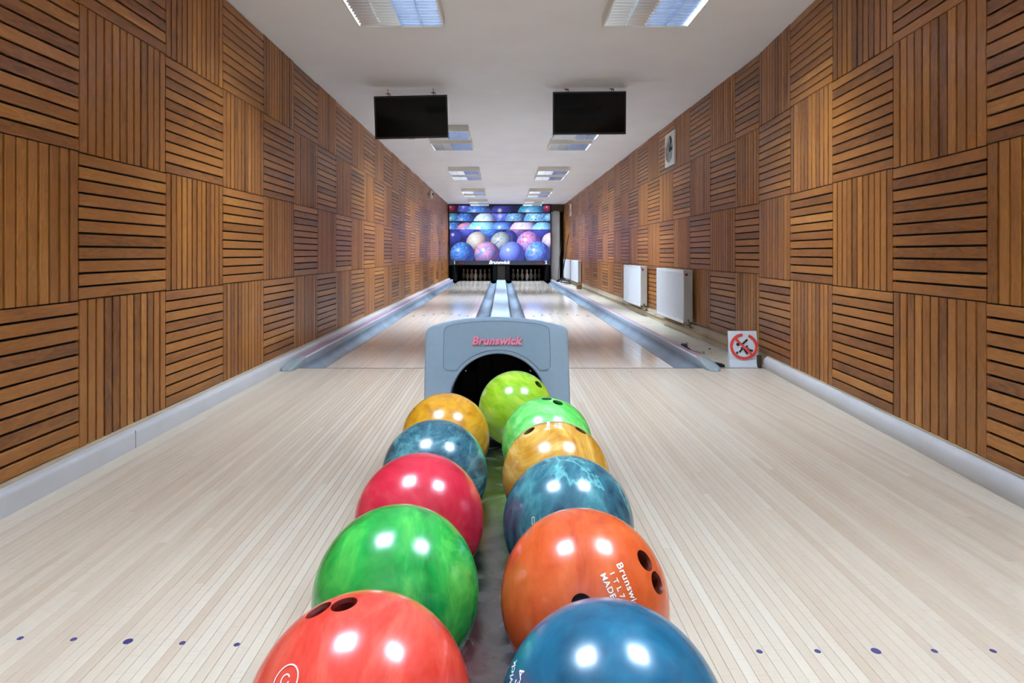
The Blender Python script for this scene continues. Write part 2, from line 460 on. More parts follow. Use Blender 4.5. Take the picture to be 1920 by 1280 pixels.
# ================================================================ lanes
LY0, LY1 = FOUL+.013, 20.1
LAN = [(-1.42, -.378, 'left'), (.337, 1.388, 'right')]
for x0, x1, side in LAN:
    cxl = (x0+x1)/2
    t = thing('bowling_lane', 'glossy pale board bowling lane on the %s, running from the foul line to its pins' % side, 'lane', (cxl, LY0, 0))
    mb = MB(); hw = (x1-x0)/2
    mb.prism([(-hw, -.06), (hw, -.06), (hw, -.002), (hw-.002, 0), (-hw+.002, 0), (-hw, -.002)], 0, LY1-LY0)
    ob('lane_bed', mb.mesh('lane_bed', [M['lane']]), t)
    mb = MB(); mb.box(-hw, hw, LY1-LY0+.002, 22.0-LY0, -.06, -.004)
    ob('pin_deck', mb.mesh('pin_deck', [M['dark']]), t, label='pin deck with shade painted black')  # black colour stands in for the shade over the deck
    for k in range(7):
        y = 9.30-.15*abs(k-3)-LY0; x = (k-3)*.132
        mb = MB(); mb.prism([(-.009, -.001), (-.006, -.001), (0, -.001), (.006, -.001), (.009, -.001)], 0, 0) if 0 else None
        mb = MB(); v = [(-.022, -.10), (0, -.05), (.022, -.10), (0, .10)]
        mb.prism(v, -.001, .0006, 'z')
        ob('target_arrow', mb.mesh('target_arrow', [M['dark']]), t, (x, y, 0))
# gutters
def gutter(x0, x1, lab, deep=.085, lip0=0., lip1=0.):
    mb = MB(); n = 14; c = (x0+x1)/2; hw = (x1-x0)/2
    pr = [(x0+.001, lip0)]+[(c-hw*.97*math.cos(PI*k/n), -.004-deep*math.sin(PI*k/n)) for k in range(n+1)]+[(x1-.001, lip1)]
    th = [(x+(0), z-.006) for x, z in pr[::-1]]
    mb.prism(pr+th, LY0, LY1+.08, caps=True)
    g_ = ob('gutter', smooth_angle(mb.mesh('gutter', [M['gutter']]), 45), None, label=lab, cat='gutter', group='grey gutters beside the lanes')
    for xe in (x0+.004, x1-.004):
        if abs(xe) > 1.2: continue
        mb = MB(); mb.cbox(xe-.004, xe+.004, LY0+.01, LY1+.07, .0005, .006, .002)
        ob('edge_strip', mb.mesh('edge_strip', [M['line']]), g_, label='thin dark edge strip')
gutter(-1.640, -1.422, 'wide grey gutter between the left wall and the left lane')
gutter(-.376, -.173, 'dark grey gutter on the inner side of the left lane')
gutter(.133, .335, 'dark grey gutter on the inner side of the right lane')
gutter(1.390, 1.628, 'wide grey gutter on the outer side of the right lane, by the concrete ledge')
# side caps
def side_cap(sgn, xi, xo, lab):
    t = thing('side_rail', lab, 'rail', (0, 0, 0), group='rails along the outer gutters')
    def X(a): return sgn*a
    mb = MB()
    mb.prism([(X(xi+.004), -.09), (X(xi+.004), .018), (X(xi), .020), (X(xi), .048), (X(xi+.006), .055), (X(xi+.014), .056), (X(xi+.014), .045), (X(xi+.02), -.09)], 5.0, LY1+.08)
    ob('rail', mb.mesh('rail', [M['cap']]), t)
    mb = MB(); mb.prism([(X(xi+.0142), .045), (X(xi+.0142), .0555), (X(xo-.012), .054), (X(xo), .035), (X(xo), .004), (X(xi+.021), .004)], 5.0, LY1+.08)
    ob('pink_stripe', mb.mesh('pink_stripe', [M['pink']]), t, label='faded pink strip along the rail')
    # nose
    mb = MB(); secs = []
    for y, h, wd in ((5.04, .060, .050), (4.96, .060, .052), (4.88, .052, .055), (4.80, .040, .056), (4.735, .028, .052), (4.70, .018, .036), (4.693, .004, .026)):
        xm = (xi+xo)/2
        secs.append([(X(xm-wd), y, .001), (X(xm-wd), y, h*.75), (X(xm-wd*.75), y, h), (X(xm-wd*.25), y, h*1.02), (X(xm-wd*.2), y, h*.9), (X(xm+wd*.2), y, h*.9), (X(xm+wd*.25), y, h*1.02), (X(xm+wd*.75), y, h), (X(xm+wd), y, h*.75), (X(xm+wd), y, .001)])
    V = [p for s in secs for p in s]; n = 10
    mb.add(V, [(j*n+i, j*n+i+1, (j+1)*n+i+1, (j+1)*n+i) for j in range(len(secs)-1) for i in range(n-1)]+[tuple(range(n)), tuple((len(secs)-1)*n+i for i in range(n))])
    ob('end_cap', smooth_angle(mb.mesh('end_cap', [M['capgrey']]), 50), t, label='rounded grey plastic nose of the rail')
side_cap(-1, 1.640, 1.728, 'silver and pink rail along the left wall, ending in a grey nose')
side_cap(1, 1.628, 1.702, 'silver and pink rail beside the concrete ledge, ending in a grey nose')
# centre track between the inner gutters
t = thing('centre_track', 'pale blue-grey return track cover between the two inner gutters', 'track', (0, 0, 0))
mb = MB(); mb.prism([(-.160, -.09), (.120, -.09), (.120, .022), (.108, .034), (-.148, .034), (-.160, .022)], LY0, 20.18)
ob('cover', mb.mesh('cover', [M['track']]), t)
for x in (-.128, .088):
    mb = MB(); mb.cbox(x-.006, x+.006, LY0+.01, 20.17, .034, .041, .002); ob('ridge', mb.mesh('ridge', [M['cap']]), t)
for x in (-.166, .126):
    mb = MB(); mb.cbox(x-.004, x+.004, LY0+.01, 20.17, -.05, .028, .002); ob('edge_strip', mb.mesh('edge_strip', [M['line']]), t, label='thin dark edge strip')

# ================================================================ far end: pit, pins, masking unit
t = thing('pit_surround', 'black pin pit surround below the picture screen', 'pit', (0, 0, 0))
mb = MB(); mb.box(-1.80, -1.52, 20.38, 22.2, -.05, .52); ob('kickback', mb.mesh('kickback', [M['deepdark']]), t)
mb = MB(); mb.box(1.46, 1.62, 20.38, 22.2, -.05, .52); ob('kickback', mb.mesh('kickback', [M['deepdark']]), t)
mb = MB(); mb.cbox(-.17, .13, 20.38, 22.2, -.05, .52, .02); ob('centre_post', mb.mesh('centre_post', [base('post_brown', (58, 50, 38), .7)]), t, label='dark brown post between the two pits')
mb = MB(); mb.box(-1.8, 1.62, 22.2, 22.3, -.05, .52); ob('pit_curtain', mb.mesh('pit_curtain', [M['deepdark']]), t)
for x in (-.235, .2):
    mb = MB(); mb.tube([(x, 20.29, .0), (x, 20.29, .30), (x, 20.29, .515)], [.07, .065, .05], 14); ob('post_guard', smooth_angle(mb.mesh('post_guard', [M['deepdark']])), t)
for x in (-1.60, 1.52):
    mb = MB(); mb.tube([(x, 20.29, .0), (x, 20.29, .2), (x+(.03 if x > 0 else -.03), 20.29, .515)], [.08, .07, .05], 14); ob('post_guard', smooth_angle(mb.mesh('post_guard', [M['deepdark']])), t)
pp = [(.0001, 0), (.0286, 0), (.031, .006), (.0385, .04), (.0535, .085), (.0605, .115), (.0595, .15), (.049, .19), (.0315, .225), (.0235, .254), (.0237, .27), (.028, .30), (.0323, .343), (.030, .362), (.02, .376), (.0001, .381)]
mb = MB(); mb.lathe(pp, n=14); pin_me = mb.mesh('bowling_pin', [M['pin']], True)
mb = MB(); mb.lathe([(.0262, .240), (.0240, .246), (.0240, .250), (.0262, .245)], n=14)
for s in (.255, .272): mb.lathe([(.0243, s-.003), (.0250, s), (.0246, s+.003)], n=14)
stripe_me = mb.mesh('red_stripe', [M['redcap']], True)
PINPOS = {(0, 0): 'head pin in front', (1, 0): 'left of the second row', (1, 1): 'right of the second row', (2, 0): 'left of the third row', (2, 1): 'middle of the third row', (2, 2): 'right of the third row',
          (3, 0): 'left end of back row', (3, 1): 'second from left, back row', (3, 2): 'third from left, back row', (3, 3): 'right end of back row'}
for x0, x1, side in LAN:
    for r in range(4):
        for j in range(r+1):
            o = ob('bowling_pin', pin_me, None, ((x0+x1)/2+(j-r/2)*.305, 20.62+r*.264, -.004), label='white bowling pin at the end of the %s lane, %s' % (side, PINPOS[(r, j)]), cat='pin', group='pins at the end of the %s lane' % side)
            ob('red_stripe', stripe_me, o)
# masking unit
YM = 20.28
def clip(poly, x0, x1, z0, z1):
    for ax, lim, sg in ((0, x0, 1), (0, x1, -1), (1, z0, 1), (1, z1, -1)):
        out = []
        for i in range(len(poly)):
            a, b = poly[i-1], poly[i]
            ia, ib = (a[ax]-lim)*sg >= 0, (b[ax]-lim)*sg >= 0
            if ia != ib:
                tt = (lim-a[ax])/(b[ax]-a[ax]); out.append((a[0]+(b[0]-a[0])*tt, a[1]+(b[1]-a[1])*tt))
            if ib: out.append(b)
        poly = out
        if not poly: return []
    return poly
def print_mat(name, c1, c2, c3, swirl):
    m = base(name, c1, .45); t = NT(m)
    uv = t.new('ShaderNodeUVMap'); sx = t.new('ShaderNodeSeparateXYZ'); t.link(uv.outputs[0], sx.inputs[0])
    n = t.noise(uv.outputs[0], swirl, 3, 2.2)
    col = t.ramp(n, [(.36, c1), (.5, c2), (.64, c3)])
    dx = t.math('ADD', sx.outputs[0], .32); dz = t.math('SUBTRACT', sx.outputs[1], .36)
    d = t.math('SQRT', t.math('ADD', t.math('MULTIPLY', dx, dx), t.math('MULTIPLY', dz, dz)))
    lit = t.ramp(d, [(0, (255, 255, 255)), (.12, (205, 215, 235)), (.5, (120, 120, 120)), (1, (96, 96, 100)), (1, (20, 20, 40))])
    col = t.mix(1, col, t.ramp(d, [(.3, (255, 255, 255)), (1.35, (96, 90, 130))]), 'MULTIPLY')
    col = t.mix(t.ramp(d, [(0, (230, 230, 230)), (.2, (0, 0, 0))]), col, (255, 255, 255))
    t.link(col, t.p.inputs['Base Color'])
    t.link(col, t.p.inputs['Emission Color']); t.p.inputs['Emission Strength'].default_value = .35
    return m
PM = {}
def pm(key):
    if key not in PM:
        a = {'sky': ((86, 130, 222), (104, 150, 236), (130, 176, 248), 1.2), 'blue': ((60, 110, 200), (88, 150, 226), (120, 180, 240), 2.4),
             'pink': ((240, 160, 180), (176, 140, 190), (70, 160, 220), 1.1), 'peri': ((120, 136, 226), (126, 144, 232), (134, 152, 238), .7),
             'swirl': ((70, 130, 226), (120, 170, 240), (190, 170, 220), 1.8), 'sage': ((180, 200, 190), (220, 170, 140), (130, 190, 210), 1.3),
             'olive': ((150, 160, 150), (180, 190, 180), (110, 80, 160), 1.4), 'red': ((214, 70, 110), (190, 160, 220), (120, 140, 220), 1.8),
             'navy': ((44, 50, 130), (60, 70, 160), (70, 60, 150), 1.2), 'purple': ((86, 80, 190), (110, 110, 220), (90, 150, 230), 1.3),
             'teal': ((60, 150, 190), (90, 190, 220), (160, 150, 200), 1.2), 'white': ((240, 246, 250), (226, 240, 250), (150, 200, 240), .9),
             'cyan': ((120, 200, 240), (170, 226, 250), (90, 150, 230), 1.3), 'rose': ((240, 190, 200), (236, 220, 236), (180, 190, 240), .9),
             'crim': ((200, 40, 60), (160, 40, 90), (90, 50, 120), 1.2), 'maze': ((40, 50, 120), (150, 215, 248), (110, 180, 240), 4.5)}[key]
        PM[key] = print_mat('print_'+key, *a)
    return PM[key]
def q(cx, cy): return ((800+cx/6-CX)*YM/F, H-((360+cy/6)-CY)*YM/F)
KS = YM/F/6
strips = [
  (255, 1385, 152, 228, [(285, 190, 60, 'crim'), (440, 200, 90, 'purple'), (580, 270, 150, 'blue'), (870, 260, 150, 'navy'), (1190, 280, 175, 'teal'), (1370, 190, 60, 'crim')]),
  (255, 1390, 240, 326, [(300, 330, 100, 'teal'), (430, 350, 120, 'blue'), (880, 330, 170, 'purple'), (660, 370, 140, 'white'), (1000, 330, 120, 'maze'), (1250, 340, 160, 'maze'), (1380, 300, 60, 'cyan')]),
  (257, 1390, 340, 420, [(300, 440, 120, 'blue'), (450, 470, 130, 'pink'), (640, 480, 190, 'cyan'), (860, 440, 130, 'sky'), (1090, 480, 170, 'rose'), (1310, 470, 140, 'cyan')]),
  (262, 1392, 424, 772, [(330, 520, 115, 'navy'), (480, 420, 115, 'purple'), (720, 420, 130, 'blue'), (1040, 400, 140, 'red'), (1320, 440, 130, 'navy'), (930, 520, 90, 'navy'),
                         (575, 575, 130, 'sage'), (845, 575, 128, 'olive'), (1150, 580, 138, 'red'), (1400, 560, 105, 'rose'),
                         (400, 700, 138, 'blue'), (680, 702, 144, 'pink'), (960, 700, 142, 'peri'), (1250, 698, 142, 'swirl')])]
t = thing('picture_screen', 'wide screen printed with blue and pink bowling balls hanging over the pins', 'screen', (0, YM, 0))
x0, zt = q(250, 148); x1, zb = q(1400, 822)
mb = MB(); mb.cbox(x0, x1, .012, .08, zb, CEIL-.003, .006); ob('backing_board', mb.mesh('backing_board', [M['dark']]), t)
bgm = base('print_ground', (26, 28, 66), .5)
for a, b, c, d, discs in strips:
    X0, Z1 = q(a, c); X1, Z0 = q(b, d)
    mats = [bgm]; V = [(X0, 0, Z0), (X1, 0, Z0), (X1, 0, Z1), (X0, 0, Z1)]; Fs = [(0, 1, 2, 3)]; fm = [0]; UV = [(0, 0)]*4
    V += [(x, .012, z) for x, _, z in V[:4]]; UV += [(0, 0)]*4
    Fs += [(0, 4, 5, 1), (1, 5, 6, 2), (2, 6, 7, 3), (3, 7, 4, 0), (7, 6, 5, 4)]; fm += [0]*5
    for j, (u, v, r, key) in enumerate(discs):
        cxx, czz = q(u, v); R = r*KS
        poly = clip([(cxx+R*math.cos(2*PI*k/40), czz+R*math.sin(2*PI*k/40)) for k in range(40)], X0, X1, Z0, Z1)
        if len(poly) < 3: continue
        if pm(key) not in mats: mats.append(pm(key))
        o0 = len(V); V += [(x, -.0006*(j+1), z) for x, z in poly]; UV += [((x-cxx)/R, (z-czz)/R) for x, z in poly]
        Fs.append(tuple(range(o0, o0+len(poly)))); fm.append(mats.index(pm(key)))
    m = me('picture_panel', V, Fs, False, mats, fm)
    uvl = m.uv_layers.new(name='UVMap')
    for l in m.loops: uvl.data[l.index].uv = UV[l.vertex_index]
    ob('picture_panel', m, t)
X0, Z1 = q(262, 774); X1, Z0 = q(1395, 818)
mb = MB(); mb.cbox(X0, X1, -.004, .012, Z0, Z1, .003)
band = ob('name_band', mb.mesh('name_band', [base('band_grey', (44, 44, 50), .5)]), t)
def flat_text(body, size, parent, loc, mat, **k):
    m = text_mesh(body, size, **k); m.materials.clear(); m.materials.append(mat)
    return ob('lettering', m, parent, loc, (PI/2, 0, 0))
wh = base('sign_white', (240, 240, 240), .5, emit=(240, 240, 240), es=.3)
x, z = q(815, 808); flat_text('Brunswick', .165, band, (x, -.008, z), wh, shear=.3, offset=.006, align='CENTER', extrude=.002)
x, z = q(314, 810); flat_text('1', .15, band, (x, -.008, z), wh, offset=.006, align='CENTER', extrude=.002)
x, z = q(1343, 808); flat_text('2', .15, band, (x, -.008, z), wh, offset=.006, align='CENTER', extrude=.002)
rd = base('dim_red', (150, 24, 34), .5)
for c in (390, 1268):
    for dx in (-22, 0, 22):
        x, z = q(c+dx, 797); mb = MB(); mb.prism([(x-.02, z-.02), (x+.03, z-.02), (x+.01, z+.025), (x-.01, z+.025)], -.0055, -.004)
        ob('red_mark', mb.mesh('red_mark', [rd]), band)
# column, beam, dark gap on the right of the screen
mb = MB(); mb.cbox(1.665, 1.965, 20.42, 20.8, .001, 2.37, .012); 
ob('trim_1', mb.mesh('trim_1', [M['column']]), kind='structure')
mb = MB(); mb.cbox(1.64, 2.10, 20.40, 20.60, 2.375, CEIL-.002, .006)
ob('trim_2', mb.mesh('trim_2', [M['brown']]), kind='structure')
mb = MB(); mb.tube([(1.63, 20.36, 2.345), (2.09, 20.36, 2.345)], .018, 10)
ob('curtain_rail', mb.mesh('curtain_rail', [M['chrome']], True), None, label='thin metal rail under the brown beam beside the picture screen', cat='rail')
mb = MB(); mb.tube([(1.655, 20.3, .0), (1.655, 20.3, .55)], .012, 8)
ob('support_rod', mb.mesh('support_rod', [M['dark']], True), None, label='thin black rod under the right end of the picture screen', cat='rod')

# ================================================================ ceiling lights
def light_proto():
    parts = []
    W2 = .30; Hh = .083
    mb = MB()
    mb.cbox(-W2, W2, -W2, W2, -.012, -.0005, .002)
    mb.box(-W2, -W2+.012, -W2, W2, -Hh, -.010); mb.box(W2-.012, W2, -W2, W2, -Hh, -.010)
    mb.box(-W2+.012, W2-.012, -W2, -W2+.012, -Hh, -.010); mb.box(-W2+.012, W2-.012, W2-.012, W2, -Hh, -.010)
    parts.append(('housing', mb.mesh('housing', [M['fixture']]), (0, 0, 0), None))
    mb = MB(); mb.prism([(-.006, -.030), (.006, -.030), (.0015, -Hh+.001), (-.0015, -Hh+.001)], -W2+.013, W2-.013)
    dm = mb.mesh('divider', [M['louvre']])
    for x in (-.144, 0, .144): parts.append(('divider', dm, (x, 0, 0), None))
    mb = MB()
    for k in range(12):
        y = -.265+k*.0482
        for x0_, x1_, a, b in ((-.287, -.1475, .014, .0085), (-.1405, -.0035, .014, .0085), (.0035, .1405, .012, .0025), (.1475, .287, .012, .0025)):
            mb.prism([(y-a, -.040), (y+a, -.040), (y+b, -.061), (y+.001, -Hh+.002), (y-.001, -Hh+.002), (y-b, -.061)], x0_, x1_, 'x')
    parts.append(('cross_blades', mb.mesh('cross_blades', [M['louvre']]), (0, 0, 0), 'stuff'))
    mb = MB(); mb.tube([(0, -.27, -.026), (0, .27, -.026)], .010, 8); tm = mb.mesh('lamp_tube', [M['tube']], True)
    for x in (-.216, -.072, .072, .216): parts.append(('lamp_tube', tm, (x, 0, 0), None))
    return parts
LP = light_proto()
ld = bpy.data.lights.new('lamp_glow', 'AREA'); ld.shape = 'SQUARE'; ld.size = .54; ld.energy = LAMP; ld.color = (.76, .96, 1.22)
def ceiling_light(x, y, label):
    t = thing('ceiling_light', label, 'light', (x, y, CEIL), group='louvred ceiling lights')
    for nm, m, loc, kd in LP: ob(nm, m, t, loc, kind=kd)
    l = bpy.data.objects.new('lamp_glow', ld); C.objects.link(l); l.parent = t; l.location = (0, 0, -.0385)
rows = [(-2.6, 'added unseen for fill light at the back'), (-1.5, 'behind the camera'), (1.0, 'above the ball rack'), (3.92, 'nearest, at the top edge of the photo'), (8.10, 'front one half hidden by the television'),  # rearmost row is unseen, added to fill the room with light from behind
        (8.97, 'rear one just below the television'), (11.85, 'front one, second pair beyond televisions'), (12.75, 'rear one, second pair beyond televisions'),
        (15.7, 'front one, third pair beyond televisions'), (16.7, 'rear one, third pair beyond televisions'), (18.75, 'next to last before the picture screen'), (19.75, 'last one, against the picture screen')]
for y, d in rows:
    for x, s in ((-.70 if y < 5 else -.735, 'left'), (1.0, 'right')):
        ceiling_light(x, y, 'square louvred ceiling light on the %s, %s' % (s, d))
# ================================================================ televisions
def tv(x, y, z, lean, roll, label):
    t = thing('television', label, 'television', (x, y, z), (math.radians(lean), math.radians(roll), 0), group='televisions hung from the ceiling')
    W2, H2 = .368, .2125
    mb = MB()
    for a in ((-W2, W2, H2-.016, H2), (-W2, W2, -H2, -H2+.018), (-W2, -W2+.015, -H2+.018, H2-.016), (W2-.015, W2, -H2+.018, H2-.016)):
        mb.cbox(a[0], a[1], -.012, .03, a[2], a[3], .003)
    ob('bezel', mb.mesh('bezel', [M['bezel']]), t)
    mb = MB(); mb.box(-W2+.015, W2-.015, -.006, .0, -H2+.018, H2-.016); ob('display', mb.mesh('display', [M['screen']]), t)
    mb = MB(); mb.cbox(-W2+.01, W2-.01, .0005, .028, -H2+.01, H2-.01, .004); mb.cbox(-W2*.7, W2*.7, .0285, .055, -H2*.8, H2*.6, .012); ob('rear_cover', mb.mesh('rear_cover', [M['bezel']]), t)
    mb = MB(); mb.cbox(-.03, .03, -.013, .01, -H2-.008, -H2-.0002, .003); ob('sensor', mb.mesh('sensor', [M['capgrey']]), t)
    for hx in (-W2*.62, W2*.62):
        g = H2
        up = CEIL-z-.004
        mb = MB()
        mb.tube([(hx, .02, g), (hx, .02, g+.02), (hx+.012, .02, g+.027), (hx+.02, .02, g+.015), (hx+.022, .02, g+.002)], .004, 6)
        mb.tube([(hx-.022, .02, g+.028), (hx+.02, .02, g+.028)], .0045, 6)
        mb.tube([(hx, .02, g+.02), (hx, .02-math.tan(math.radians(lean))*.0, up)], .003, 6)
        ob('hook', mb.mesh('hook', [M['brown']], True), t)
tv(at(771, 219, 6.07).x, 6.07, at(771, 219.5, 6.07).z, 4, -1.3, 'black television hung from the ceiling on the left, slightly tilted')
tv(at(1105, 212, 6.07).x, 6.07, at(1105, 212, 6.07).z, 4, -.4, 'black television hung from the ceiling on the right')

# ================================================================ radiators
def radiator(y0, y1, label):
    xf = 2.02; z1 = H-.186; z0 = H-.782; xw = WX((y0+y1)/2)-.004
    t = thing('radiator', label, 'radiator', (xf, y0, z0), group='white radiators on the right wall')
    L = y1-y0; Hh = z1-z0
    mb = MB()
    # fluted face: ribs run up the panel
    n = max(12, int(L/.034)); pr = [(.012, .02)]; 
    ys_ = []
    for k in range(n):
        a = .02+(L-.04)*k/n; b = .02+(L-.04)*(k+1)/n; w_ = (b-a)
        ys_ += [(a, 0), (a+w_*.62, 0), (a+w_*.7, .006), (a+w_*.92, .006)]
    ys_.append((L-.02, 0))
    V = [(dx, y, .035) for y, dx in ys_]+[(dx, y, Hh-.035) for y, dx in ys_]; m_ = len(ys_)
    mb.add(V, [(i, i+1, m_+i+1, m_+i) for i in range(m_-1)])
    mb.cbox(-.001, .014, .0, .021, 0, Hh, .003); mb.cbox(-.001, .014, L-.021, L, 0, Hh, .003)
    mb.cbox(-.001, .014, .0, L, 0, .036, .003); mb.cbox(-.001, .014, .0, L, Hh-.036, Hh, .003)
    ob('front_panel', mb.mesh('front_panel', [M['radiator']], fix=False), t)
    mb = MB(); mb.cbox(.015, xw-xf-.02, .012, L-.012, .02, Hh-.02, .01); ob('core', mb.mesh('core', [M['radside']]), t)
    mb = MB(); mb.cbox(.004, xw-xf-.012, .001, .008, .02, Hh-.004, .004); sm = mb.mesh('side_cover', [M['radside']])
    ob('side_cover', sm, t); ob('side_cover', sm, t, (0, L-.009, 0))
    mb = MB()
    for k in range(int(L/.03)): mb.box(.016, xw-xf-.015, .02+k*.03, .032+k*.03, Hh-.012, Hh-.004)
    mb.box(.014, .018, .01, L-.01, Hh-.015, Hh-.003); mb.box(xw-xf-.018, xw-xf-.014, .01, L-.01, Hh-.015, Hh-.003)
    ob('top_grille', mb.mesh('top_grille', [M['radiator']]), t)
    mb = MB(); mb.tube([(.05, -.012, .04), (.05, .004, .04)], .012, 10); mb.tube([(.05, -.006, .045), (.05, -.006, -.03), (.07, -.006, -.045), (xw-xf+.0, -.006, -.045)], .009, 8)
    mb.tube([(.02, -.006, -.02), (.08, -.006, -.02)], .012, 8)
    ob('valve', smooth_angle(mb.mesh('valve', [M['chrome']])), t, label='chrome valve and pipe')
    mb = MB(); mb.tube([(.03, -.018, Hh-.05), (.03, .004, Hh-.05)], .014, 10); ob('vent_cap', mb.mesh('vent_cap', [M['redcap']]), t, label='small dark red cap')
    for yy in (.2, L-.2):
        mb = MB(); mb.box(xw-xf-.025, xw-xf+.0, yy-.02, yy+.02, .1, Hh-.1); ob('bracket', mb.mesh('bracket', [M['radside']]), t)
    return t
radiator(6.70, 7.87, 'white panel radiator nearest the camera on the right wall')
radiator(8.78, 10.0, 'white panel radiator second from the camera on the right wall')
radiator(16.0, 17.6, 'nearer of the two white radiators at the far end of the right wall')
radiator(17.95, 19.7, 'farthest white radiator, behind the leaning black pole')
mb = MB(); mb.tube([(WX(5.3)-.030, 5.3, .070), (WX(12)-.030, 12, .070), (WX(20.2)-.030, 20.2, .070)], .011, 8)
hpi = ob('heating_pipe', mb.mesh('heating_pipe', [M['plaster']], True), None, label='thin painted heating pipe running along the foot of the right wall', cat='pipe')
for yy in (6.2, 8.3, 10.6, 13.2, 15.8):
    mb = MB(); mb.cbox(WX(yy)-.046, WX(yy)+.0, yy-.008, yy+.008, .054, .0855, .003)
    ob('pipe_clip', mb.mesh('pipe_clip', [M['plaster']]), hpi)
# ================================================================ sign
t = thing('paper_sign', 'folded white paper sign with a red no-sliding symbol standing at the foul line', 'sign', (at(1396, 689, 4.86).x, 4.865, .001), (math.radians(-7), 0, 0))
SW, SH = .117, .292
mb = MB()
pf = [(0, 0), (.012, .075), (.012, SH)]
V = []
for y, z in ((-.006, 0), (.004, .062), (.0, .10), (.002, SH)):
    for x in (-SW, 0, SW): V.append((x+(-.003 if z > .1 else 0), y+.002*(x != 0), z))
V += [(x, y+.0012, z) for x, y, z in V]
Fs = [(r*3+c, r*3+c+1, r*3+c+4, r*3+c+3) for r in range(3) for c in range(2)]
Fs += [tuple(i+12 for i in f[::-1]) for f in Fs]
ring = [0, 1, 2, 5, 8, 11, 10, 9, 6, 3]
Fs += [(ring[i], ring[(i+1) % 10], ring[(i+1) % 10]+12, ring[i]+12) for i in range(10)]
ob('sheet', me('sheet', V, Fs, False, [M['paper']]), t)
mb = MB(); mb.prism([(-SW*.96, .0), (SW*.96, .0), (SW*.96, .28), (-SW*.96, .28)], .006, .007) ; 
ob('rear_leaf', mb.mesh('rear_leaf', [M['paper']]), t, (0, .058, 0), (math.radians(11.2), 0, 0))
def sx(px_): return (px_-1396)*4.865/F
def sz(py_): return (689-py_)*4.865/F
def mk(u, v): return (sx(1360+u/11.63), sz(600+v/11.63))
mb = MB(); cxs, czs = mk(430, 585); ro, ri = .113, .090
n = 60; V = []; a0, a1 = math.radians(80), math.radians(80+332)
for k in range(n+1):
    a = a0+(a1-a0)*k/n+math.radians(14)
    for r in (ro, ri): V += [(cxs+r*math.cos(a)*1.0, -.0035, czs+r*math.sin(a)*.93)]
Fs = [(2*k, 2*k+1, 2*k+3, 2*k+2) for k in range(n)]
mb.add(V, Fs)
def stroke(mbx, a, b, w_, y=-.0038):
    a = Vector(a); b = Vector(b); d = (b-a).normalized(); nrm = Vector((-d.y, d.x))*w_
    pts = [a+nrm, b+nrm, b-nrm, a-nrm]
    mbx.add([(p.x, y, p.y) for p in pts]+[(p.x, y+.0008, p.y) for p in pts], [(0, 1, 2, 3), (4, 5, 6, 7), (0, 1, 5, 4), (1, 2, 6, 5), (2, 3, 7, 6), (3, 0, 4, 7)])
stroke(mb, mk(235, 400), mk(605, 770), .0095, -.0048)
ob('prohibition_ring', mb.mesh('prohibition_ring', [M['signred']], fix=False), t)
mb = MB()
for a, b, wq in (((400, 530), (515, 432), .0058), ((470, 600), (515, 565), .005), ((378, 600), (384, 648), .006), ((384, 640), (322, 712), .005), ((425, 632), (505, 752), .0062), ((500, 660), (622, 675), .0058), ((510, 640), (520, 612), .004)):
    stroke(mb, mk(*a), mk(*b), wq*1.3)
for u, v, r in ((298, 540, 34), (276, 718, 25)):
    c = mk(u, v); R = r/11.63*4.865/F
    mb.prism([(c[0]+R*math.cos(2*PI*k/20), c[1]+R*math.sin(2*PI*k/20)) for k in range(20)], -.0038, -.003)
ob('sliding_figure', mb.mesh('sliding_figure', [M['signblack']], fix=False), t)

# ================================================================ wall fittings
def fan(y, z, s, label):
    xw = WX(y)
    t = thing('ventilation_fan', label, 'vent', (xw-.001, y, z), (0, 0, PI/2))
    # local: x along the wall, +y towards the room
    mb = MB(); n = 32; R = s*.40
    V = []; Fs = []
    for k in range(n):
        a = 2*PI*k/n; m_ = max(abs(math.cos(a)), abs(math.sin(a)))
        V += [(s/2*math.cos(a)/m_, .0, s/2*math.sin(a)/m_), (s/2*math.cos(a)/m_, .022, s/2*math.sin(a)/m_), (R*math.cos(a), .03, R*math.sin(a)), (R*math.cos(a), .004, R*math.sin(a))]
    for k in range(n):
        j = (k+1) % n
        for i in range(3): Fs.append((4*k+i, 4*j+i, 4*j+i+1, 4*k+i+1))
    mb.add(V, Fs); ob('frame', mb.mesh('frame', [M['fixture']]), t)
    mb = MB(); mb.prism([(R*.99*math.cos(2*PI*k/n), R*.99*math.sin(2*PI*k/n)) for k in range(n)], .001, .004); ob('grille', mb.mesh('grille', [M['fan']]), t)
    mb = MB(); mb.tube([(0, .004, 0), (0, .024, 0)], .035*s/.42, 14); ob('hub', mb.mesh('hub', [M['dark']]), t)
    for k in range(5):
        a = 2*PI*k/5; mb = MB(); 
        P_ = [(.04, -.02, .008), (.95*R, -.05, .006), (.98*R, .045, .016), (.04, .03, .02)]
        V = []
        for r_, w_, d_ in P_:
            V.append((r_*math.cos(a)-w_*math.sin(a), d_+.002, r_*math.sin(a)+w_*math.cos(a)))
        V += [(x, y_+.002, z_) for x, y_, z_ in V]
        mb.add(V, [(0, 1, 2, 3), (4, 5, 6, 7), (0, 1, 5, 4), (1, 2, 6, 5), (2, 3, 7, 6), (3, 0, 4, 7)])
        ob('blade', mb.mesh('blade', [M['capgrey']]), t)
fan(7.60, H+1.315, .42, 'square white ventilation fan high on the right wall')
fan(18.5, H+1.33, .36, 'small pale ventilation fan high at the far end of the right wall')
t = thing('motion_sensor', 'small white sensor box high on the far left wall', 'sensor', (XL+.001, 15.06, H+1.46))
mb = MB(); mb.cbox(0, .07, -.065, .065, -.10, .10, .015); ob('case', mb.mesh('case', [M['fixture']]), t)
